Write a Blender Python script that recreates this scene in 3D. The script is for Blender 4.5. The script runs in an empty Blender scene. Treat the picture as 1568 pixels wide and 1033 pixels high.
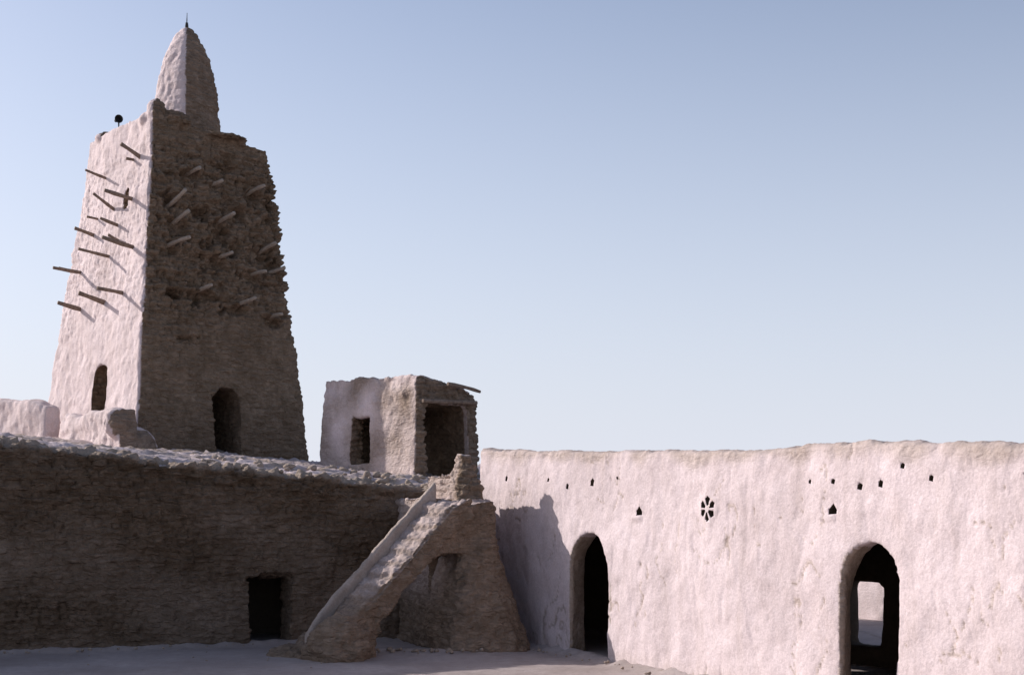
import bpy, bmesh, math, random
from mathutils import Vector, noise, Matrix
random.seed(7)
scene = bpy.context.scene
COL = scene.collection

# ------------------------------------------------------------ layout (metres)
S2 = Vector((-0.915, 0.40)).normalized()      # horizontal direction towards the sun
SUN_EL = math.radians(25)
RO, RD, RN = Vector((1.48, 26.24)), Vector((.4056, -.914)), Vector((.914, .4056))      # arcade wall, RN = into building
LO, LD, LN = Vector((-4.51, 29.4)), Vector((.923, .384)), Vector((-.384, .923))        # left wall, LN = into building
TF, TL = Vector((.788, .616)), Vector((-.616, .788))                                   # minaret axes
P0 = Vector((-9.65, 36.3)); TW, TD = 5.24, 7.3
K0 = Vector((-2.175, 32.9))

def P(O, d, n, u, v, z):
    q = O + d*u + n*v
    return Vector((q.x, q.y, z))

def interp(prof, x):
    if x <= prof[0][0]: return prof[0][1]
    for (a, b), (c, e) in zip(prof, prof[1:]):
        if x <= c: return b + (e-b)*(x-a)/(c-a)
    return prof[-1][1]
def sstep(a, b, x):
    t = max(0, min(1, (x-a)/(b-a))); return t*t*(3-2*t)

# ------------------------------------------------------------ mesh helpers
def add_obj(name, mesh, parent=None):
    o = bpy.data.objects.new(name, mesh); COL.objects.link(o)
    if parent: o.parent = parent
    return o

def obj_from_bm(name, bm, parent=None):
    bmesh.ops.recalc_face_normals(bm, faces=bm.faces)
    me = bpy.data.meshes.new(name); bm.to_mesh(me); bm.free()
    return add_obj(name, me, parent)

def loft(bm, rings, cap=True):
    vr = [[bm.verts.new(p) for p in r] for r in rings]
    n = len(rings[0])
    for a, b in zip(vr, vr[1:]):
        for i in range(n):
            bm.faces.new((a[i], a[(i+1) % n], b[(i+1) % n], b[i]))
    if cap:
        bm.faces.new(vr[0][::-1]); bm.faces.new(vr[-1])

def wall(bm, O, d, n, prof, thick, zb=-.3, batter=0.12, tback=0.0, step=.6):
    u0, u1 = prof[0][0], prof[-1][0]
    k = max(2, int((u1-u0)/step)); rings = []
    for i in range(k+1):
        u = u0+(u1-u0)*i/k; h = interp(prof, u)
        rings.append([P(O, d, n, u, -batter, zb), P(O, d, n, u, 0, h-.05), P(O, d, n, u, .07, h),
                      P(O, d, n, u, thick-.07, h+tback), P(O, d, n, u, thick, h+tback-.05), P(O, d, n, u, thick+batter, zb)])
    loft(bm, rings)

def box(bm, O, d, n, u0, u1, v0, v1, z0, z1):
    loft(bm, [[P(O, d, n, u0, v0, z), P(O, d, n, u1, v0, z), P(O, d, n, u1, v1, z), P(O, d, n, u0, v1, z)] for z in (z0, z1)])

def poly_prism(bm, O, d, n, poly, v0, v1):
    loft(bm, [[P(O, d, n, u, v, z) for u, z in poly] for v in (v0, v1)])

def arch(u0, u1, z0, z1, pointed=1.0):
    r = (u1-u0)/2; c = (u0+u1)/2; pts = [(u0, z0), (u1, z0)]
    for i in range(0, 15):
        a = math.pi*i/14
        pts.append((c+r*math.cos(a), z1-r*pointed+r*pointed*math.sin(a)))
    return pts

def bake(o, cutter=None, voxel=None, smooth=True):
    if cutter:
        m = o.modifiers.new('b', 'BOOLEAN'); m.object = cutter; m.operation = 'DIFFERENCE'; m.solver = 'EXACT'; m.use_self = voxel is not None
    if voxel:
        m = o.modifiers.new('r', 'REMESH'); m.mode = 'VOXEL'; m.voxel_size = voxel
    dg = bpy.context.evaluated_depsgraph_get()
    me = bpy.data.meshes.new_from_object(o.evaluated_get(dg))
    o.modifiers.clear(); o.data = me
    if cutter: bpy.data.objects.remove(cutter)
    if smooth:
        for p in me.polygons: p.use_smooth = True

def fbm(p, s, oct=3):
    return noise.fractal(Vector(p)*s, 1.0, 2.0, oct)
def h01(a, b, c=0):
    x = math.sin(a*127.1+b*311.7+c*74.7)*43758.5453
    return x-math.floor(x)
def stones(u, z, rh=.15, cw=.30):
    zz = z+.07*noise.noise(Vector((u*1.3, z*1.3, 3.1)))+.03*noise.noise(Vector((u*6, z*6, 1)))
    r = math.floor(zz/rh); fz = zz/rh-r
    w = cw*(.6+.9*h01(r, 5)); uu = u+h01(r, 2)*3+.07*noise.noise(Vector((u*3, z*3, 9)))
    c = math.floor(uu/w); fu = uu/w-c
    e = min(min(fz, 1-fz)*rh, min(fu, 1-fu)*w)
    g = max(0, 1-e/.035)
    return (h01(r, c, 1)-.5), g

def displace(o, fn, attr=None):
    me = o.data; co = []
    for v in me.vertices: co.append((v.co.copy(), v.normal.copy()))
    vals = []
    for i, (p, n) in enumerate(co):
        d, m = fn(p, n)
        me.vertices[i].co = p+n*d; vals.append(m)
    a = me.attributes.new('mas_shade', 'FLOAT', 'POINT'); a.data.foreach_set('value', vals)
    me.update()

# ------------------------------------------------------------ materials
def new_mat(name):
    m = bpy.data.materials.new(name); m.use_nodes = True
    nt = m.node_tree; nt.nodes.clear()
    out = nt.nodes.new('ShaderNodeOutputMaterial'); b = nt.nodes.new('ShaderNodeBsdfPrincipled')
    b.inputs['Roughness'].default_value = .95
    b.inputs['Specular IOR Level'].default_value = .08
    nt.links.new(b.outputs[0], out.inputs[0])
    return m, nt, b
def N(nt, t, **kw):
    n = nt.nodes.new(t)
    for k, v in kw.items():
        if k in n.inputs: n.inputs[k].default_value = v
        else: setattr(n, k, v)
    return n
def mixc(nt, fac, a, b, mode='MIX'):
    n = nt.nodes.new('ShaderNodeMix'); n.data_type = 'RGBA'; n.blend_type = mode; n.clamp_factor = True
    for s, v in ((0, fac), (6, a), (7, b)):
        if isinstance(v, bpy.types.NodeSocket): nt.links.new(v, n.inputs[s])
        elif s == 0: n.inputs[0].default_value = v
        else: n.inputs[s].default_value = (*v, 1)
    return n.outputs[2]
def ramp(nt, sock, a, b, c0=0., c1=1.):
    n = nt.nodes.new('ShaderNodeMapRange'); nt.links.new(sock, n.inputs[0])
    n.inputs[1].default_value = a; n.inputs[2].default_value = b; n.inputs[3].default_value = c0; n.inputs[4].default_value = c1
    return n.outputs[0]
def mth(nt, op, a, b):
    n = nt.nodes.new('ShaderNodeMath'); n.operation = op
    for i, v in enumerate((a, b)):
        if isinstance(v, bpy.types.NodeSocket): nt.links.new(v, n.inputs[i])
        else: n.inputs[i].default_value = v
    return n.outputs[0]

def adobe(name, plaster, plaster2, mason, mason_shade2, bump=1.0, mid_b=.03, fine_b=.012, stone_b=.016, stone_c=.45):
    m, nt, b = new_mat(name); L = nt.links.new
    geo = N(nt, 'ShaderNodeNewGeometry'); pos = geo.outputs['Position']
    def nz(scale, det=3, rough=.6, sc=None):
        src = pos
        if sc:
            mp = N(nt, 'ShaderNodeMapping'); mp.inputs['Scale'].default_value = sc; L(pos, mp.inputs[0]); src = mp.outputs[0]
        n = N(nt, 'ShaderNodeTexNoise', Scale=scale, Detail=det, Roughness=rough); L(src, n.inputs['Vector']); return n.outputs[0]
    big = nz(.55, 2); mid = nz(3.2, 4); fine = nz(24, 4, .7); streak = nz(2.6, 3, .6, (1.6, 1.6, .18))
    at = N(nt, 'ShaderNodeAttribute', attribute_name='mas_shade'); mas_shade = at.outputs['Fac']
    mm = ramp(nt, mid, .35, .65)
    c = mixc(nt, mas_shade, mixc(nt, mm, plaster, plaster2), mixc(nt, mm, mason, mason_shade2))  # mask blends plaster to brown: masonry, worn edges and painted shade
    c = mixc(nt, 1, c, mixc(nt, ramp(nt, big, .3, .7), (.89, .88, .87), (1.08, 1.08, 1.08)), 'MULTIPLY')
    c = mixc(nt, ramp(nt, streak, .5, .75, 0, .34), c, mixc(nt, 1, c, (.72, .69, .64), 'MULTIPLY'))
    c = mixc(nt, 1, c, mixc(nt, ramp(nt, fine, .3, .7), (.84, .83, .82), (1.1, 1.1, 1.1)), 'MULTIPLY')
    # irregular flattish stones
    mp = N(nt, 'ShaderNodeMapping'); mp.inputs['Scale'].default_value = (1, 1, 2.3); L(pos, mp.inputs[0])
    wn = N(nt, 'ShaderNodeTexNoise', Scale=3.5, Detail=3); L(mp.outputs[0], wn.inputs['Vector'])
    va = N(nt, 'ShaderNodeVectorMath', operation='MULTIPLY_ADD'); L(wn.outputs['Color'], va.inputs[0]); va.inputs[1].default_value = (.55, .55, .55); L(mp.outputs[0], va.inputs[2])
    vc = N(nt, 'ShaderNodeTexVoronoi', Scale=5.0); L(va.outputs[0], vc.inputs['Vector'])
    edge = ramp(nt, vc.outputs['Distance'], .75, .25)
    tone = mixc(nt, vc.outputs['Color'], (.78, .76, .73), (1.18, 1.16, 1.13))
    c = mixc(nt, mth(nt, 'MULTIPLY', mas_shade, stone_c), c, mixc(nt, 1, c, tone, 'MULTIPLY'))
    c = mixc(nt, mth(nt, 'MULTIPLY', mas_shade, stone_c), c, mixc(nt, 1, c, mixc(nt, edge, (.72, .69, .65), (1.05, 1.05, 1.05)), 'MULTIPLY'))
    L(c, b.inputs['Base Color'])
    h = mth(nt, 'ADD', mth(nt, 'MULTIPLY', mid, mid_b), mth(nt, 'MULTIPLY', fine, fine_b))
    h = mth(nt, 'ADD', h, mth(nt, 'MULTIPLY', mth(nt, 'MULTIPLY', edge, mas_shade), stone_b))
    bp = N(nt, 'ShaderNodeBump', Strength=bump, Distance=1.0); L(h, bp.inputs['Height']); L(bp.outputs[0], b.inputs['Normal'])
    return m

PL, PL2 = (.665, .565, .575), (.60, .505, .51)
M_wall = adobe('adobe_plaster', PL, PL2, (.40, .325, .27), (.33, .265, .21), 1.0, fine_b=.009, mid_b=.03)
M_tower = adobe('adobe_masonry_shade', (.75, .635, .63), (.68, .57, .56), (.275, .205, .15), (.20, .147, .104), 1.0, fine_b=.018, stone_b=.03, stone_c=.65)  # pale tone for sunlit faces, brown masonry tone carries the shade
M_dark = adobe('adobe_shaded', (.5, .42, .36), (.44, .36, .3), (.185, .134, .097), (.128, .091, .064), 1.0, fine_b=.022, mid_b=.045, stone_b=.04, stone_c=.65)  # browner adobe, the left wall's shade is put into its colour
M_smooth = adobe('adobe_smooth', (.48, .40, .355), (.40, .33, .29), (.3, .24, .19), (.25, .2, .15), .6)
M_inner_shade = adobe('adobe_interior_shade', (.12, .095, .075), (.10, .08, .06), (.10, .08, .06), (.08, .065, .05), .5)  # adobe darkened for unlit interiors, shade in the base colour

def simple(name, c1, c2, scale, rough=.9, stretch=(1, 1, 1)):
    m, nt, b = new_mat(name); L = nt.links.new
    tc = N(nt, 'ShaderNodeTexCoord'); mp = N(nt, 'ShaderNodeMapping'); mp.inputs['Scale'].default_value = stretch
    L(tc.outputs['Object'], mp.inputs[0]); n = N(nt, 'ShaderNodeTexNoise', Scale=scale, Detail=5); L(mp.outputs[0], n.inputs['Vector'])
    L(mixc(nt, ramp(nt, n.outputs[0], .3, .7), c1, c2), b.inputs['Base Color']); b.inputs['Roughness'].default_value = rough
    bp = N(nt, 'ShaderNodeBump', Strength=.6, Distance=.02); L(n.outputs[0], bp.inputs['Height']); L(bp.outputs[0], b.inputs['Normal'])
    return m
M_wood = simple('weathered_wood', (.15, .11, .085), (.28, .21, .165), 14)
M_wood2 = simple('grey_wood', (.30, .24, .19), (.42, .345, .28), 14)
M_metal = simple('dark_metal', (.02, .02, .022), (.05, .05, .05), 10, .5)

# ------------------------------------------------------------ courtyard wall (left, shaded)
Lprof = [(-17, 4.3), (-9, 4.2), (-5.73, 4.05), (-3.29, 3.77), (0, 3.46), (2.7, 3.22), (4.3, 3.15)]
bm = bmesh.new(); wall(bm, LO, LD, LN, Lprof, .7, batter=.1, tback=.08)
lw = obj_from_bm('courtyard_wall', bm)
cb = bmesh.new(); box(cb, LO, LD, LN, -.93, -.10, -.6, 1.2, -.5, 1.33)
box(cb, LO, LD, LN, -1.0, -.04, -.6, .12, 1.3, 1.42)
bake(lw, obj_from_bm('c', cb), .038)
def f_l(p, n):
    q = Vector((p.x, p.y))-LO; u = q.dot(LD); z = p.z
    s, g = stones(u, z, .12, .25)
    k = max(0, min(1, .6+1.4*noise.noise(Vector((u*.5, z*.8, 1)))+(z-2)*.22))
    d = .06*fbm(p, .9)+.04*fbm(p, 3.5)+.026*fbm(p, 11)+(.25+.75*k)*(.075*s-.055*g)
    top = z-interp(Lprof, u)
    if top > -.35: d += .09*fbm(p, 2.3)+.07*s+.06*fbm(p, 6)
    return d, (.82+.18*k)*(1-.6*sstep(-.12, .03, top)*max(0, n.z))  # shade brown over the wall, easing to the lit tone on top
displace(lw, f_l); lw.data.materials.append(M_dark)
# dark room behind the small door
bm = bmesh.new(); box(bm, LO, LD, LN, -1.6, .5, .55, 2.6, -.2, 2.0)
rm = obj_from_bm('door_room', bm, lw); rm.data.materials.append(M_inner_shade)
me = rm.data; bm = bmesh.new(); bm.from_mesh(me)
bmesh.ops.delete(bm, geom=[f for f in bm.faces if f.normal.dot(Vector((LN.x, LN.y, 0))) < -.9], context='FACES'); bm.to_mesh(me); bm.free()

# ------------------------------------------------------------ flat roof behind it
def roofz(u, v):
    w = max(0, min(1, (u+5)/5))
    z = interp(Lprof, u)+.02+(.16*w)*sstep(.3, 1.5, v)+.075*max(0, min(v-1, 9))
    return z
bm = bmesh.new()
us = [-17+.09*i for i in range(int(25.5/.09)+1)]
vs = [.36+.08*i for i in range(45)]+[4.0+.14*i for i in range(50)]+[11+.8*i for i in range(14)]
grid = [[bm.verts.new(P(LO, LD, LN, u, .36, interp(Lprof, u)-.5)) for u in us]]
for v in vs:
    row = []
    for u in us:
        st_ = noise.noise(Vector((u*.45, v*1.6, 7.7)))
        s, g = stones(u, v+20, .2, .3)
        z = roofz(u, v)+.06*fbm((u, v, 0), 1.6)+.05*fbm((u, v, 5), 6)+.08*sstep(-.05, .05, st_)+.05*s-.04*g
        if v < .5: z -= .06
        row.append(bm.verts.new(P(LO, LD, LN, u, v, z)))
    grid.append(row)
for a, b in zip(grid, grid[1:]):
    for i in range(len(us)-1): bm.faces.new((a[i], a[i+1], b[i+1], b[i]))
for r in (grid[-1], [g[-1] for g in grid], [g[0] for g in grid]):
    low = [bm.verts.new((v.co.x, v.co.y, -.2)) for v in r]
    for i in range(len(r)-1): bm.faces.new((r[i], r[i+1], low[i+1], low[i]))
rf = obj_from_bm('flat_roof', bm)
for p in rf.data.polygons: p.use_smooth = True
a = rf.data.attributes.new('mas_shade', 'FLOAT', 'POINT')
a.data.foreach_set('value', [max(.1, min(1, .45+.9*noise.noise(v.co*1.7)+.5*noise.noise(v.co*6))) for v in rf.data.vertices])
rf.data.materials.append(M_wall)

# ------------------------------------------------------------ arcade wall (right, sunlit)
TH = .42
Rprof = [(-5.4, 4.1), (-3.5, 3.98), (-1, 3.87), (1.5, 3.76), (3.6, 3.70), (5.6, 3.64), (6.6, 3.70), (8.3, 3.63), (10.8, 3.50), (13, 3.45)]
bm = bmesh.new(); wall(bm, RO, RD, RN, Rprof, TH, batter=.06, step=.45)
rw = obj_from_bm('arcade_wall', bm)
cb = bmesh.new()
def door(t0, t1, z1, pt, splay):      # door recess widening towards the inside
    rings = []
    for v, s in ((-.6, 0), (.04, 0), (TH+.02, splay), (1.2, splay)):
        rings.append([P(RO, RD, RN, u, v, z) for u, z in arch(t0-s, t1+.1*s, -.5, z1+.05*s, pt)])
    loft(cb, rings)
door(-.86, .66, 2.32, .85, .32); door(7.48, 8.64, 2.30, .95, .40)
bake(rw, obj_from_bm('c', cb), .045)
def f_r(p, n):
    q = Vector((p.x, p.y))-RO; t = q.dot(RD); z = p.z
    d = .045*fbm(p, .7)+.016*fbm(p, 2.6)+.006*fbm(p, 8)
    top = z-interp(Rprof, t)
    if top > -.3: d += (.03*fbm(p, 2.2)+.016*fbm(p, 7))*sstep(-.3, -.05, top)
    m = .05
    if top > -.4: m = .05+.55*sstep(-.3, 0, top+.2*noise.noise(p*1.5))
    for tt, zz in ((1.81, 2.7), (7.29, 2.72)):
        if abs(t-tt+.13) < .17 and abs(z-zz+.09) < .04 and n.dot(Vector((RN.x, RN.y, 0))) < 0: d += .035
    rr = math.hypot((t-4.09)/1.15, z-2.76)
    if rr < .25: d += .012
    if n.dot(Vector((RD.x, RD.y, 0))) > .4 and z < 2.4: m = .9  # door reveals turned from the sun painted in the shade brown
    if z < .35: m += .25*(1-z/.35)
    ch = abs(noise.noise(Vector((t*1.1+.3*noise.noise(Vector((t, z, 4))), z*.16, 12))))
    if ch < .03 and z < 3.4: d -= .008*(1-ch/.03)
    # thin meandering shrinkage cracks
    if noise.noise(p*.6+Vector((5, 5, 5))) > .12:
        ck = abs(noise.noise(Vector((t*1.7, z*1.1, 30))+Vector((1, 1, 1))*.25*noise.noise(p*4)))
        if ck < .018: d -= .02; m = .6
    return d, m
displace(rw, f_r)
# piercings cut through the finished surface
cb = bmesh.new(); holes = []
def house(t, z, w, h):
    holes.append((t, z, .2))
    poly_prism(cb, RO, RD, RN, [(t-w, z-h*.7), (t+w*.9, z-h*.6), (t+w, z), (t+w*.1, z+h), (t-w, z+.1*h)], -.4, .9)
house(1.81, 2.72, .10, .095); house(7.29, 2.74, .09, .09)
for t, z, w in ((-3.92, 3.41, .06), (-1.82, 3.34, .045), (-1.0, 3.2, .06), (0.02, 3.25, .085), (6.72, 3.14, .035), (7.3, 3.13, .04), (7.87, 3.05, .05), (8.3, 3.08, .055), (8.75, 3.3, .04), (9.29, 3.13, .045), (10.9, 3.16, .045), (1.0, 3.32, .03)):
    holes.append((t, z, .12))
    poly_prism(cb, RO, RD, RN, [(t-w, z-w*.6), (t+w*.6, z-w), (t+w, z+w*.5), (t, z+w), (t-w*.8, z+w*.4)], -.4, .30)
holes.append((4.09, 2.76, .28))
for k in range(6):
    a = math.radians(60*k+30+random.uniform(-5, 5)); ct, cz = 4.09, 2.76
    def pt(r, da): return (ct+1.15*r*math.cos(a+da), cz+r*math.sin(a+da))
    poly_prism(cb, RO, RD, RN, [pt(.06, -.3), pt(.175, -.36), pt(.205, 0), pt(.175, .36), pt(.06, .3)], -.4, .9)
bake(rw, obj_from_bm('c', cb))
rw.data.materials.clear(); rw.data.materials.append(M_wall); rw.data.materials.append(M_inner_shade)
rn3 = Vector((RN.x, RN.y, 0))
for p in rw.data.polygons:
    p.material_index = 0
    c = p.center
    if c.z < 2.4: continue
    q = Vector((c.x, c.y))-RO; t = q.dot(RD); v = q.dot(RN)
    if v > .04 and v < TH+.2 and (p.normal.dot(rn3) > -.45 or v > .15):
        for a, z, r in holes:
            if abs(t-a) < r and abs(c.z-z) < r and v < TH-.03: p.material_index = 1; p.use_smooth = False; break  # hole sides take the darkened adobe as painted shade
# gallery behind
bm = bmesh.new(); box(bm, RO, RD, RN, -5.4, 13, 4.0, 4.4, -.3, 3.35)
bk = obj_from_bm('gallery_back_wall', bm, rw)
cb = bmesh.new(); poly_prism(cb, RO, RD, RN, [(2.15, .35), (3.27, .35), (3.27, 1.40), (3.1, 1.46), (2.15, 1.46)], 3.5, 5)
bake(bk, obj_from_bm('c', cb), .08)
displace(bk, lambda p, n: (.04*fbm(p, 1.2), .4)); bk.data.materials.append(M_inner_shade)
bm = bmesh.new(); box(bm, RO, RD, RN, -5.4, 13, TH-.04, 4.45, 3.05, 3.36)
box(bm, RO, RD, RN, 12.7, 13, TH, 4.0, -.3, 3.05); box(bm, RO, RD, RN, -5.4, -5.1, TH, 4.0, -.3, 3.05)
gr = obj_from_bm('gallery_roof', bm, rw); gr.data.materials.append(M_inner_shade)

# distant enclosure wall seen through the opening
bm = bmesh.new(); wall(bm, RO, RD, RN, [(-25, 2.2), (20, 2.3)], .5, batter=.1)
bmesh.ops.translate(bm, verts=bm.verts, vec=Vector((RN.x, RN.y, 0))*11)
ew = obj_from_bm('enclosure_wall', bm); bake(ew, None, .15)
displace(ew, lambda p, n: (.06*fbm(p, .8), .15)); ew.data.materials.append(M_wall)

# ------------------------------------------------------------ minaret
def tring(z, h=None):
    k = (z-3.7)/9.96
    a = .955*k; r = .944*k; bk_ = 2.1*k
    c = .10
    u0, u1, v0, v1 = a, TW-r, a, TD-bk_
    pts = [(u0+c, v0), (u1-c, v0), (u1, v0+c), (u1, v1-c), (u1-c, v1), (u0+c, v1), (u0, v1-c), (u0, v0+c)]
    out = []
    for u, v in pts:
        zz = z
        if h:
            fu = (u-u0)/(u1-u0); fv = (v-v0)/(v1-v0)
            zz = (h[0]*(1-fu)+h[1]*fu)*(1-fv)+(h[3]*(1-fu)+h[2]*fu)*fv
        out.append(P(P0, TF, TL, u, v, zz))
    return out
bm = bmesh.new()
loft(bm, [tring(z) for z in (3.0, 5, 7, 9, 11, 12.2)]+[tring(12.9, (13.3, 12.75, 13.2, 13.4))])
def blob(bm, c, r, m=None):
    ret = bmesh.ops.create_icosphere(bm, subdivisions=2, radius=1)
    for v in ret['verts']: v.co = Vector((v.co.x*r[0], v.co.y*r[1], v.co.z*r[2]))+Vector(c)
def tp(u, v, z): return P(P0, TF, TL, u, v, z)
blob(bm, tp(1.12, 1.15, 13.25), (.28, .28, .48)); blob(bm, tp(1.5, 1.15, 13.2), (.6, .35, .25)); blob(bm, tp(1.15, 1.6, 13.2), (.3, .5, .25))
blob(bm, tp(1.15, 4.75, 13.35), (.3, .5, .25)); blob(bm, tp(2.6, 1.5, 12.95), (1.3, .7, .17))
tw = obj_from_bm('minaret', bm)
cb = bmesh.new()
poly_prism(cb, P0, TF, TL, arch(2.32, 3.08, 4.2, 6.03, 1.0), -1, 2.6)
poly_prism(cb, P0, TL, TF, arch(2.42, 3.38, 5.5, 6.72, 1.0), -1, 1.1)
poly_prism(cb, P0, TL, TF, arch(2.05, 2.35, 10.9, 11.45, 1.0), .1, .95)
bake(tw, obj_from_bm('c', cb), .043)
cav = [(1.5, 10.3, .28, .2), (1.3, 10.95, .18, .16), (2.7, 10.3, .2, .25), (2.65, 9.4, .2, .2), (2.05, 8.45, .35, .12), (3.9, 9.8, .35, .18), (4.25, 9.5, .2, .2),
       (3.8, 11.4, .25, .18), (1.9, 11.75, .3, .1), (3.15, 8.15, .25, .12), (4.2, 7.95, .3, .15), (3.7, 9.1, .22, .15), (1.35, 9.65, .2, .12), (1.3, 8.45, .2, .1),
       (2.1, 10.75, .2, .15), (3.3, 10.9, .16, .15), (4.3, 11.2, .14, .2), (3.1, 12.1, .3, .1), (1.5, 7.3, .2, .05), (2.4, 9.9, .12, .18), (3.2, 9.9, .18, .14)]
f3, l3 = Vector((TF.x, TF.y, 0)), Vector((TL.x, TL.y, 0))
def f_t(p, n):
    q = Vector((p.x, p.y))-P0; u = q.dot(TF); v = q.dot(TL); z = p.z
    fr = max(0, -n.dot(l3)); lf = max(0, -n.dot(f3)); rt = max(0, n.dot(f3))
    shade_brown = (fr+rt) > lf  # faces away from the sun: rougher stones, shade painted as brown
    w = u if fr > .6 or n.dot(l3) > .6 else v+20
    s, g = stones(w, z, .15, .28)
    s2, g2 = stones(w+7, z+3, .37, .55)
    k = max(0, min(1, (z-7.0)/1.6+.9*noise.noise(Vector((w*.8, z*.6, 2)))))
    k *= 1-.75*sstep(12.3, 12.8, z)
    d = .05*fbm(p, .6)+.03*fbm(p, 3)
    kk = k if shade_brown else k*.16
    d += kk*(.14*s-.09*g+.12*s2-.03*g2+.08*fbm(p, 2.5)+.06*fbm(p, 8))
    if shade_brown: d += (1-kk)*(.035*s-.035*g+.022*fbm(p, 9))
    if fr > .6 and abs(v) < 2:
        nn = 1+1.4*noise.noise(p*3.1)+1.0*noise.noise(p*8)
        for cu, cz, ru, rz in cav:
            e = (((u-cu)/ru)**2+((z-cz)/rz)**2)*max(.2, nn)
            if e < 3: d -= .26*math.exp(-e*e*.8)*(1+1.1*s)
            e2 = ((u-cu)/(ru*1.1))**2+((z-cz-rz*1.4)/(rz*.6))**2
            if e2 < 3: d += .08*math.exp(-e2)*max(0, nn)
    ins = (z-3.7)*.0959
    if v > ins+.5 and v < 6 and u > ins+.12 and u < TW-ins-.12 and z < 7 : shade_brown = True
    if 2.0 < u < 3.5 and z < 6.4 and v > -.1: shade_brown = True  # inside of the openings painted in the same shade brown
    return d, (1.0 if shade_brown else .04)
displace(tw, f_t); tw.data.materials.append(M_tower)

# spire
bm = bmesh.new(); SC = Vector((-9.17, 40.1)); rings = []
ang = math.radians(56)
for z, r in ((12.0, .88), (12.8, .88), (13.6, .855), (14.3, .80), (14.9, .715), (15.35, .61), (15.75, .48), (16.02, .36), (16.2, .25), (16.3, .15), (16.34, .06)):
    ring = []
    for k in range(36):
        a = 2*math.pi*k/36; c, s = math.cos(a), math.sin(a); e = 2/3.6
        x = r*abs(c)**e*(1 if c > 0 else -1); y = r*abs(s)**e*(1 if s > 0 else -1)
        ring.append(Vector((SC.x+.93*(x*math.cos(ang)-y*math.sin(ang)), SC.y+.93*(x*math.sin(ang)+y*math.cos(ang)), z)))
    rings.append(ring)
loft(bm, rings); sp = obj_from_bm('spire', bm, tw); bake(sp, None, .04)
sf, sl = Vector((math.cos(ang), math.sin(ang), 0)), Vector((-math.sin(ang), math.cos(ang), 0))
def f_s(p, n):
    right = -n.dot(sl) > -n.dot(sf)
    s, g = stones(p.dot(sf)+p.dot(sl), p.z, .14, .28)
    return .03*fbm(p, 1.5)+.015*fbm(p, 6)+(.04*s-.03*g)*(1 if right else .3), (.95 if right else .06)  # right side painted brown as shade, left side pale as sunlit
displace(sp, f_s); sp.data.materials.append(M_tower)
bm = bmesh.new()
def tube(bm, a, b, r0, r1, n=8, wob=0):
    a, b = Vector(a), Vector(b); d = (b-a); L = d.length; d.normalize()
    x = d.orthogonal().normalized(); y = d.cross(x); rings = []
    K = 5
    ph = random.random()*6
    for k in range(K+1):
        t = k/K; c = a.lerp(b, t)+x*wob*math.sin(t*4+ph)+y*wob*math.cos(t*3+ph)
        r = (r0+(r1-r0)*t)*(1+.12*math.sin(k*2.3+ph))
        rings.append([c+(x*math.cos(2*math.pi*i/n)+y*math.sin(2*math.pi*i/n))*r for i in range(n)])
    loft(bm, rings)
tube(bm, (SC.x, SC.y, 16.25), (SC.x, SC.y, 16.5), .055, .04); tube(bm, (SC.x, SC.y, 16.45), (SC.x+.01, SC.y, 16.78), .018, .007)
fi = obj_from_bm('finial', bm, tw); fi.data.materials.append(M_metal)

# beams
bm = bmesh.new()
def beam(p, d, L, r): tube(bm, p-d*.5, p+d*L, r, r*.8, 8, .02)
left = [(1.57, 12.23, .58, .42, .065), (3.83, 12.07, .6, .22, .045), (1.73, 11.07, .8, .20, .065), (3.0, 11.05, .68, .55, .05), (2.63, 10.53, .5, .30, .055), (4.35, 10.53, .55, .22, .06),
        (1.51, 9.78, .8, .22, .07), (3.03, 9.74, .85, .12, .05), (5.07, 9.57, .8, .05, .06), (5.2, 9.57, .6, .16, .03), (1.78, 8.55, .75, .08, .06), (3.16, 8.49, .7, .25, .075), (4.81, 8.48, .65, .2, .075), (2.5, 10.1, .3, .4, .05),
        (1.95, 12.2, .2, .0, .05), (4.2, 10.95, .3, .1, .04)]
for t, z, L, up, r in left:
    i = (z-3.7)*.0959; d = Vector((-TF.x, -TF.y, up)); d += l3*random.uniform(-.08, .08); d.normalize()
    beam(P(P0, TF, TL, i, t, z), d, L, r)
for v, z in ((1.6, 9.9), (3.2, 9.9), (2.4, 6.2)):
    i = (z-3.7)*.0948; beam(P(P0, TF, TL, TW-i, v, z), f3, .3, .06)
be = obj_from_bm('wooden_beams', bm, tw); be.data.materials.append(M_wood)
for p in be.data.polygons: p.use_smooth = True
bm = bmesh.new()
front = [(1.35, 10.92, .62, .5), (1.5, 10.48, .5, .3), (1.33, 9.8, .65, .15), (2.02, 8.61, .6, .2), (2.77, 10.6, .65, .2), (2.72, 9.64, .45, .15), (3.16, 8.34, .75, .2), (3.82, 11.58, .4, .2), (3.75, 9.25, .4, .1), (4.12, 10.0, .4, .2), (2.0, 11.85, .3, .1), (4.2, 8.1, .4, .1), (4.35, 9.4, .35, .1), (2.6, 11.6, .35, .2)]
for t, z, L, up in front:
    i = (z-3.7)*.0959; d = Vector((-TL.x, -TL.y, up)); d += f3*random.uniform(.05, .35); d.normalize()
    beam(P(P0, TF, TL, t, i, z), d, L*1.0, .062)
be = obj_from_bm('front_beams', bm, tw); be.data.materials.append(M_wood2)
for p in be.data.polygons: p.use_smooth = True

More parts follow.
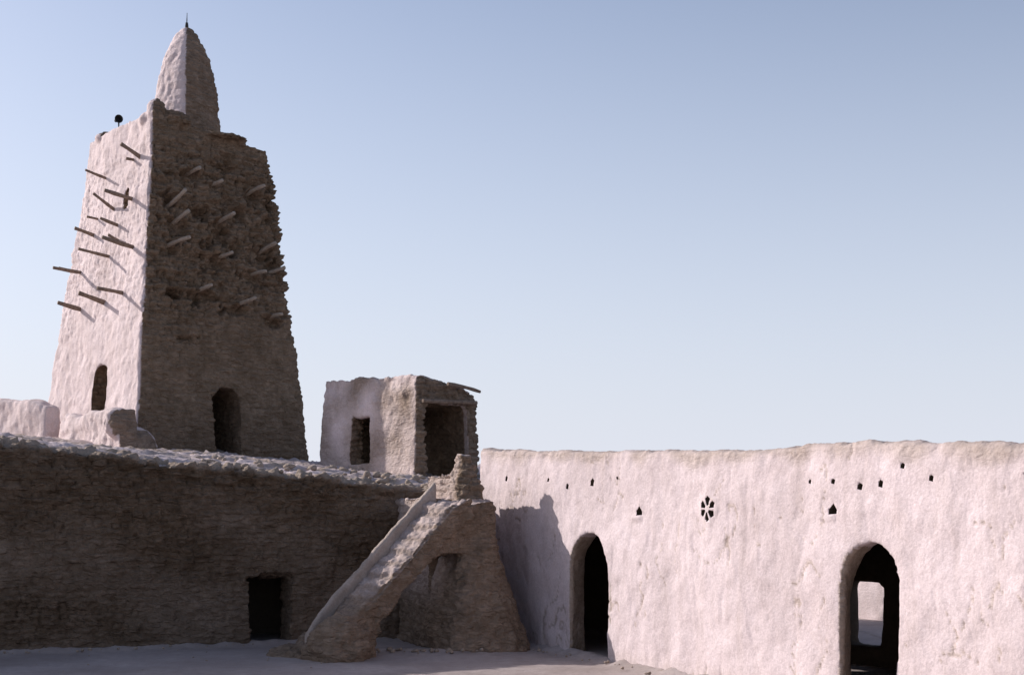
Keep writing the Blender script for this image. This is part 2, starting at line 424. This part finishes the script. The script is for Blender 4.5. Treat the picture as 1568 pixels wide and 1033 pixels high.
# loudspeaker on the parapet
ls = bpy.data.objects.new('loudspeaker', None); COL.objects.link(ls); ls.location = (-10.93, 39.45, 13.60)
bm = bmesh.new(); dirs = Vector((.45, -.85, -.1)).normalized(); x = dirs.orthogonal().normalized(); y = dirs.cross(x)
rings = []
for a, r in ((-.25, .05), (-.12, .05), (-.05, .06), (.03, .08), (.09, .10), (.115, .115), (.11, .105), (.05, .07), (-.02, .05), (-.03, .01)):
    rings.append([dirs*a+(x*math.cos(k*math.pi/10)+y*math.sin(k*math.pi/10))*r for k in range(20)])
loft(bm, rings); tube(bm, (0, .08, -.45), (0, .08, 0), .02, .02)
o = obj_from_bm('horn', bm, ls); o.data.materials.append(M_metal)

# ------------------------------------------------------------ parapets near the minaret
bm = bmesh.new(); E = Vector((-9.5, 34.5))
wall(bm, E, TL, TF, [(0, 5.25), (.5, 5.2), (.8, 5.3), (1.9, 5.28), (2.2, 5.2), (3.9, 5.3), (4.0, 5.1)], .42, zb=3.2, batter=.08, step=.25)
blob(bm, P(E, TL, TF, .25, .05, 4.9), (.35, .3, .4)); blob(bm, P(E, TL, TF, .3, .55, 4.2), (.5, .4, .6))
pr = obj_from_bm('rooftop_parapet', bm)
cb = bmesh.new(); poly_prism(cb, E, TL, TF, [(.25, 4.75), (.9, 4.85), (.75, 5.1), (.3, 5.12)], -.5, .16)
bake(pr, obj_from_bm('c', cb), .05)
displace(pr, lambda p, n: (.07*fbm(p, 1.6)+.03*fbm(p, 6)+.03*stones(p.x+p.y, p.z)[0], .9 if n.dot(Vector((.6, -.78, 0))) > .5 else .08)); pr.data.materials.append(M_tower)  # front-facing sides painted brown as shade, the rest pale as lit
bm = bmesh.new(); wall(bm, Vector((-12.5, 37.9)), Vector((-.76, .65)), Vector((.65, .76)), [(-.1, 5.55), (.6, 5.72), (6, 6.1), (9, 6.2)], .45, zb=3.3, batter=.1, step=.4)
pr2 = obj_from_bm('rooftop_parapet.001', bm); bake(pr2, None, .06)
displace(pr2, lambda p, n: (.06*fbm(p, 1.2)+.025*fbm(p, 5), .1)); pr2.data.materials.append(M_tower)

# ------------------------------------------------------------ rooftop room
KA, KB = 4.6, 1.83
bm = bmesh.new()
def kring(z, ins, hs=None):
    c = .12; pts = [(ins+c, ins), (KB-ins-c, ins), (KB-ins, ins+c), (KB-ins, KA-ins-c), (KB-ins-c, KA-ins), (ins+c, KA-ins), (ins, KA-ins-c), (ins, ins+c)]
    out = []
    for u, v in pts:
        zz = z
        if hs:
            fu = u/KB; fv = min(1, v/KA); zz = (hs[0]*(1-fu)+hs[1]*fu)*(1-fv)+(hs[3]*(1-fu)+hs[2]*fu)*fv
        out.append(P(K0, TF, TL, u, v, zz))
    return out
loft(bm, [kring(2.8, -.04), kring(3.8, -.03), kring(4.8, .03), kring(5.5, .07), kring(5.8, .12, (5.93, 5.55, 5.7, 6.12))])
rr = obj_from_bm('rooftop_room', bm)
cb = bmesh.new()
box(cb, K0, TF, TL, .38, KB-.38, .4, KA-.5, 3.3, 5.2)
poly_prism(cb, K0, TF, TL, [(.24, 3.5), (1.46, 3.5), (1.46, 5.1), (1.38, 5.25), (.3, 5.27), (.24, 5.1)], -.6, .8)
poly_prism(cb, K0, TL, TF, [(2.1, 3.9), (2.95, 3.9), (2.93, 5.06), (2.12, 5.06)], -.6, .8)
bake(rr, obj_from_bm('c', cb), .04)
def f_k(p, n):
    q = Vector((p.x, p.y))-K0; u = q.dot(TF); v = q.dot(TL)
    fr = n.dot(l3) < -.4 or n.dot(f3) > .4
    s, g = stones(u if abs(n.dot(l3)) > .6 else v, p.z, .14, .26)
    k = 1 if fr else .12
    inside = (.2 < u < KB-.2 and .2 < v < KA-.2 and p.z < 5.5)
    m = 1 if inside else (.95 if fr else max(0, min(.85, .40+.6*noise.noise(p*1.3))))  # inside and sunless faces painted brown for shade
    return .045*fbm(p, 1.1)+.02*fbm(p, 5)+k*(.08*s-.06*g)+(.05*fbm(p, 3) if p.z > 5.3 else 0), m
displace(rr, f_k); rr.data.materials.append(M_tower)
bm = bmesh.new()
tube(bm, P(K0, TF, TL, .1, -.05, 5.3), P(K0, TF, TL, 1.65, -.05, 5.3), .05, .05, 8, .01)
tube(bm, P(K0, TF, TL, .1, .12, 5.31), P(K0, TF, TL, 1.65, .12, 5.3), .05, .05, 8, .01)
tube(bm, P(K0, TF, TL, .75, -.12, 5.72), P(K0, TF, TL, 1.75, -.06, 5.58), .05, .04, 8, .015)
li = obj_from_bm('lintel', bm, rr); li.data.materials.append(M_wood)

# ------------------------------------------------------------ staircase with buttress
bm = bmesh.new()
DS = Vector((.756, .655)); NS = Vector((-.655, .756))      # NS: far side
A0 = Vector((-3.17, 26.25))
prof = [(-.62, -.3), (-.58, .1), (-.42, .40), (-.15, .64)]
for i in range(1, 10):                                     # worn steps, almost a ramp
    s0 = -.2+.25*i; z0 = .56+.225*i
    prof += [(s0, z0), (s0+.10, z0+.12)]
prof += [(2.3, 2.86), (3.4, 2.95), (3.4, 1.9), (2.0, 1.9), (1.5, 1.66), (1.0, 1.22), (.65, .72), (.5, .2), (.5, -.3)]
poly_prism(bm, A0, DS, NS, prof, -.42, .42)
def rail(v0, v1, up, lo):
    pts = [(-.5, .2), (-.5, .34), (-.25, .70+up-.1), (.2, .98+up), (2.3, 2.9+up), (2.75, 3.15+up), (2.75, 2.6), (2.2, 2.3+lo), (.4, .6+lo), (.1, .2)]
    poly_prism(bm, A0, DS, NS, pts, v0, v1)
rail(-.48, -.32, -.13, -.1)
UB, VB = Vector((.923, .384)), Vector((-.384, .923))
secs = [(-.3, -1.72, .52, 26.7, 1.0), (0, -1.72, .46, 26.78, 1.0), (.4, -1.82, .34, 26.92, .98), (.8, -1.80, .21, 27.05, .95), (1.5, -1.68, -.05, 27.4, .9), (2.0, -1.52, -.24, 27.62, .85), (2.6, -1.46, -.42, 27.95, .7), (3.0, -1.40, -.52, 28.12, .55), (3.25, -1.34, -.58, 28.2, .42), (3.5, -1.26, -.64, 28.3, .34), (3.7, -1.2, -.72, 28.38, .27), (3.84, -1.12, -.85, 28.42, .16)]
rings = []
for z, xl, xr, yf, hd in secs:
    hx = (xr-xl)/2; cx = (xl+xr)/2; hw = max(.1, (hx*1.06-hd*.3)/.923); cy = yf+hd*.95+hw*.2
    ring = []
    for k in range(32):
        a = 2*math.pi*k/32; c, s = math.cos(a), math.sin(a); e = 2/2.7
        x = hw*abs(c)**e*(1 if c > 0 else -1); y = hd*abs(s)**e*(1 if s > 0 else -1)
        ring.append(Vector((cx+x*UB.x+y*VB.x, cy+x*UB.y+y*VB.y, z)))
    rings.append(ring)
loft(bm, rings)
LB = Vector((-1.15, 28.7))
box(bm, LB, UB, VB, -.62, .42, -.2, 2.0, -.3, 3.0)
box(bm, LB, UB, VB, .12, .42, -.2, 2.1, 2.5, 3.48)
blob(bm, (-3.9, 26.9, 0), (.75, .7, .25)); blob(bm, (-3.7, 27.3, .1), (.5, .6, .4)); blob(bm, (-3.15, 25.98, .25), (.58, .45, .68))
st = obj_from_bm('staircase', bm); bake(st, None, .03)
def f_b(p, n):
    s, g = stones(p.x*.9+p.y*.5, p.z, .15, .3)
    k = .3+.7*sstep(2.6, 3.3, p.z)
    m = .95-(.5*sstep(.45, .8, n.z)+.35*sstep(.3, .7, n.dot(Vector((S2.x, S2.y, 0)))))*sstep(.7, 1.6, p.z)  # upward and sun-facing surfaces painted paler, as if sunlit
    return .06*fbm(p, 1.3)+.045*fbm(p, 4.5)+.026*fbm(p, 11)+k*(.06*s-.045*g), max(.35, m)
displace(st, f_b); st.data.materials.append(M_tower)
bm = bmesh.new(); pts = []
for k in range(24):
    s = -.45+3.0*k/23; z = .74+(s+.2)*.91 if s > -.2 else .74-(-.2-s)*1.4
    z = min(z, 3.28)+.02*noise.noise(Vector((s*3, 5, 0)))
    w = .03*noise.noise(Vector((s*2, 0, 0)))
    pts.append([P(A0, DS, NS, s, .45+w+a, z+b) for a, b in ((-.065, -.35), (.065, -.35), (.07, .02), (.04, .08), (-.04, .08), (-.07, .02))])
loft(bm, pts); ra = obj_from_bm('stair_rail', bm, st); bake(ra, None, .025)
displace(ra, lambda p, n: (.018*fbm(p, 5), .2)); ra.data.materials.append(M_smooth)

# ------------------------------------------------------------ ground
def axis(lo, hi, fine, step):
    r = []; x = lo
    while x < hi: r.append(x); x += step
    r.append(hi)
    g = step; a = lo
    pre = []
    while a > -fine: g *= 1.6; a -= g; pre.append(a)
    g = step; a = hi; post = []
    while a < fine: g *= 1.6; a += g; post.append(a)
    return pre[::-1]+r+post
xs = axis(-13, 8, 3000, .10); ys = axis(18, 34, 3000, .10)
bm = bmesh.new(); rows = []
for yy in ys:
    row = []
    for xx in xs:
        q = Vector((xx, yy)); dl = -(q-LO).dot(LN); dr = -(q-RO).dot(RN); z = 0
        if -13 < xx < 8 and 18 < yy < 34:
            z = .02*fbm((xx, yy, 0), .6)+.010*fbm((xx, yy, 0), 4)
            m = min(abs(dl), abs(dr)); z += .10*math.exp(-(m/.25)**2)*(1+.8*fbm((xx, yy, 2), 2.5))
            z += .10*math.exp(-(((xx+1.7)/2.3)**2+((yy-27)/1.0)**2))*(1+.4*fbm((xx, yy, 2), 3))
        row.append(bm.verts.new((xx, yy, z)))
    rows.append(row)
for a, b in zip(rows, rows[1:]):
    for i in range(len(xs)-1): bm.faces.new((a[i], a[i+1], b[i+1], b[i]))
gd = obj_from_bm('ground', bm)
if gd.data.polygons[0].normal.z < 0: gd.data.flip_normals()
for p in gd.data.polygons: p.use_smooth = True
m, nt, b = new_mat('sandy_ground'); L = nt.links.new
geo = N(nt, 'ShaderNodeNewGeometry')
def nz(s, d=4):
    n_ = N(nt, 'ShaderNodeTexNoise', Scale=s, Detail=d, Roughness=.65); L(geo.outputs['Position'], n_.inputs['Vector']); return n_.outputs[0]
n1, n2, n3 = nz(.5, 2), nz(5), nz(60)
c = mixc(nt, ramp(nt, n1, .35, .65), (.36, .30, .28), (.48, .41, .39)); c = mixc(nt, ramp(nt, n2, .35, .65, 0, .5), c, (.30, .25, .225))
c = mixc(nt, ramp(nt, n3, .5, .7, 0, .45), c, (.22, .18, .16)); L(c, b.inputs['Base Color'])
hh = mth(nt, 'ADD', mth(nt, 'MULTIPLY', n2, .03), mth(nt, 'MULTIPLY', n3, .01))
bp = N(nt, 'ShaderNodeBump', Strength=.9, Distance=1.0); L(hh, bp.inputs['Height']); L(bp.outputs[0], b.inputs['Normal'])
gd.data.materials.append(m)

# rubble
bm = bmesh.new()
def stone(c, r):
    ret = bmesh.ops.create_icosphere(bm, subdivisions=2, radius=1); ph = random.random()*50
    sx, sy, sz = random.uniform(.7, 1.3), random.uniform(.7, 1.3), random.uniform(.5, .9)
    for v in ret['verts']:
        k = 1+.35*noise.noise(v.co*1.6+Vector((ph, 0, 0)))
        v.co = Vector((v.co.x*sx*r*k, v.co.y*sy*r*k, v.co.z*sz*r*k))+Vector(c)
for _ in range(30):
    stone((random.gauss(-1.9, .5), random.gauss(26.8, .3), .1+random.random()*.03), random.uniform(.015, .06))
for _ in range(50):
    u = random.uniform(-9, 2); q = P(LO, LD, LN, u, -random.uniform(.15, .6), .06); stone(q, random.uniform(.012, .04))
for _ in range(50):
    u = random.uniform(-3, 9); q = P(RO, RD, RN, u, -random.uniform(.1, .5), .06); stone(q, random.uniform(.012, .04))
for _ in range(50):
    stone((random.uniform(-9, 4), random.uniform(22, 28), .02), random.uniform(.008, .02))
for _ in range(60):
    u = random.uniform(-2, 4); v = random.uniform(.3, 3); q = P(LO, LD, LN, u, v, roofz(u, v)+.06); stone(q, random.uniform(.04, .12))
ru = obj_from_bm('rubble', bm)
for p in ru.data.polygons: p.use_smooth = True
a = ru.data.attributes.new('mas_shade', 'FLOAT', 'POINT'); a.data.foreach_set('value', [.3]*len(ru.data.vertices))
ru.data.materials.append(M_dark)

# ------------------------------------------------------------ light
w = bpy.data.worlds.new('World'); scene.world = w; w.use_nodes = True
nt = w.node_tree; bg = nt.nodes['Background']; L = nt.links.new
sky = nt.nodes.new('ShaderNodeTexSky'); sky.sky_type = 'NISHITA'; sky.sun_disc = False
sky.sun_elevation = SUN_EL; sky.sun_rotation = math.atan2(S2.x, S2.y)
sky.air_density = 1.0; sky.dust_density = 2.0; sky.ozone_density = 2.5; sky.altitude = 200
hs = nt.nodes.new('ShaderNodeHueSaturation'); hs.inputs['Saturation'].default_value = .84; hs.inputs['Value'].default_value = 1.0
L(sky.outputs[0], hs.inputs['Color'])
tint = mixc(nt, 1, hs.outputs[0], (1.06, 1.02, 1.06), 'MULTIPLY')
# desert dust haze, thicker towards the horizon
tc = nt.nodes.new('ShaderNodeTexCoord'); sx = nt.nodes.new('ShaderNodeSeparateXYZ'); L(tc.outputs['Generated'], sx.inputs[0])
f = ramp(nt, sx.outputs[2], 0.0, .45, 1.0, 0.0); f = mth(nt, 'POWER', f, 1.4); f = mth(nt, 'MULTIPLY', f, .95)
hz = mixc(nt, f, tint, (5.7, 5.95, 6.8))
L(hz, bg.inputs[0]); bg.inputs[1].default_value = .14
sd = bpy.data.lights.new('sun', 'SUN'); sd.energy = 5; sd.angle = math.radians(.6); sd.color = (1, .945, .91)
so = bpy.data.objects.new('sun', sd); COL.objects.link(so)
S3 = Vector((S2.x*math.cos(SUN_EL), S2.y*math.cos(SUN_EL), math.sin(SUN_EL)))
so.rotation_euler = (-S3).to_track_quat('-Z', 'Y').to_euler(); so.location = (-20, 10, 30)

cam = bpy.data.cameras.new('camera'); cam.lens = 50; cam.sensor_width = 36; cam.shift_y = .171; cam.clip_end = 8000
co = bpy.data.objects.new('camera', cam); COL.objects.link(co); co.location = (0, 0, 2.7); co.rotation_euler = (math.pi/2, 0, 0)
scene.camera = co
scene.view_settings.view_transform = 'Standard'; scene.view_settings.look = 'None'; scene.view_settings.exposure = 0
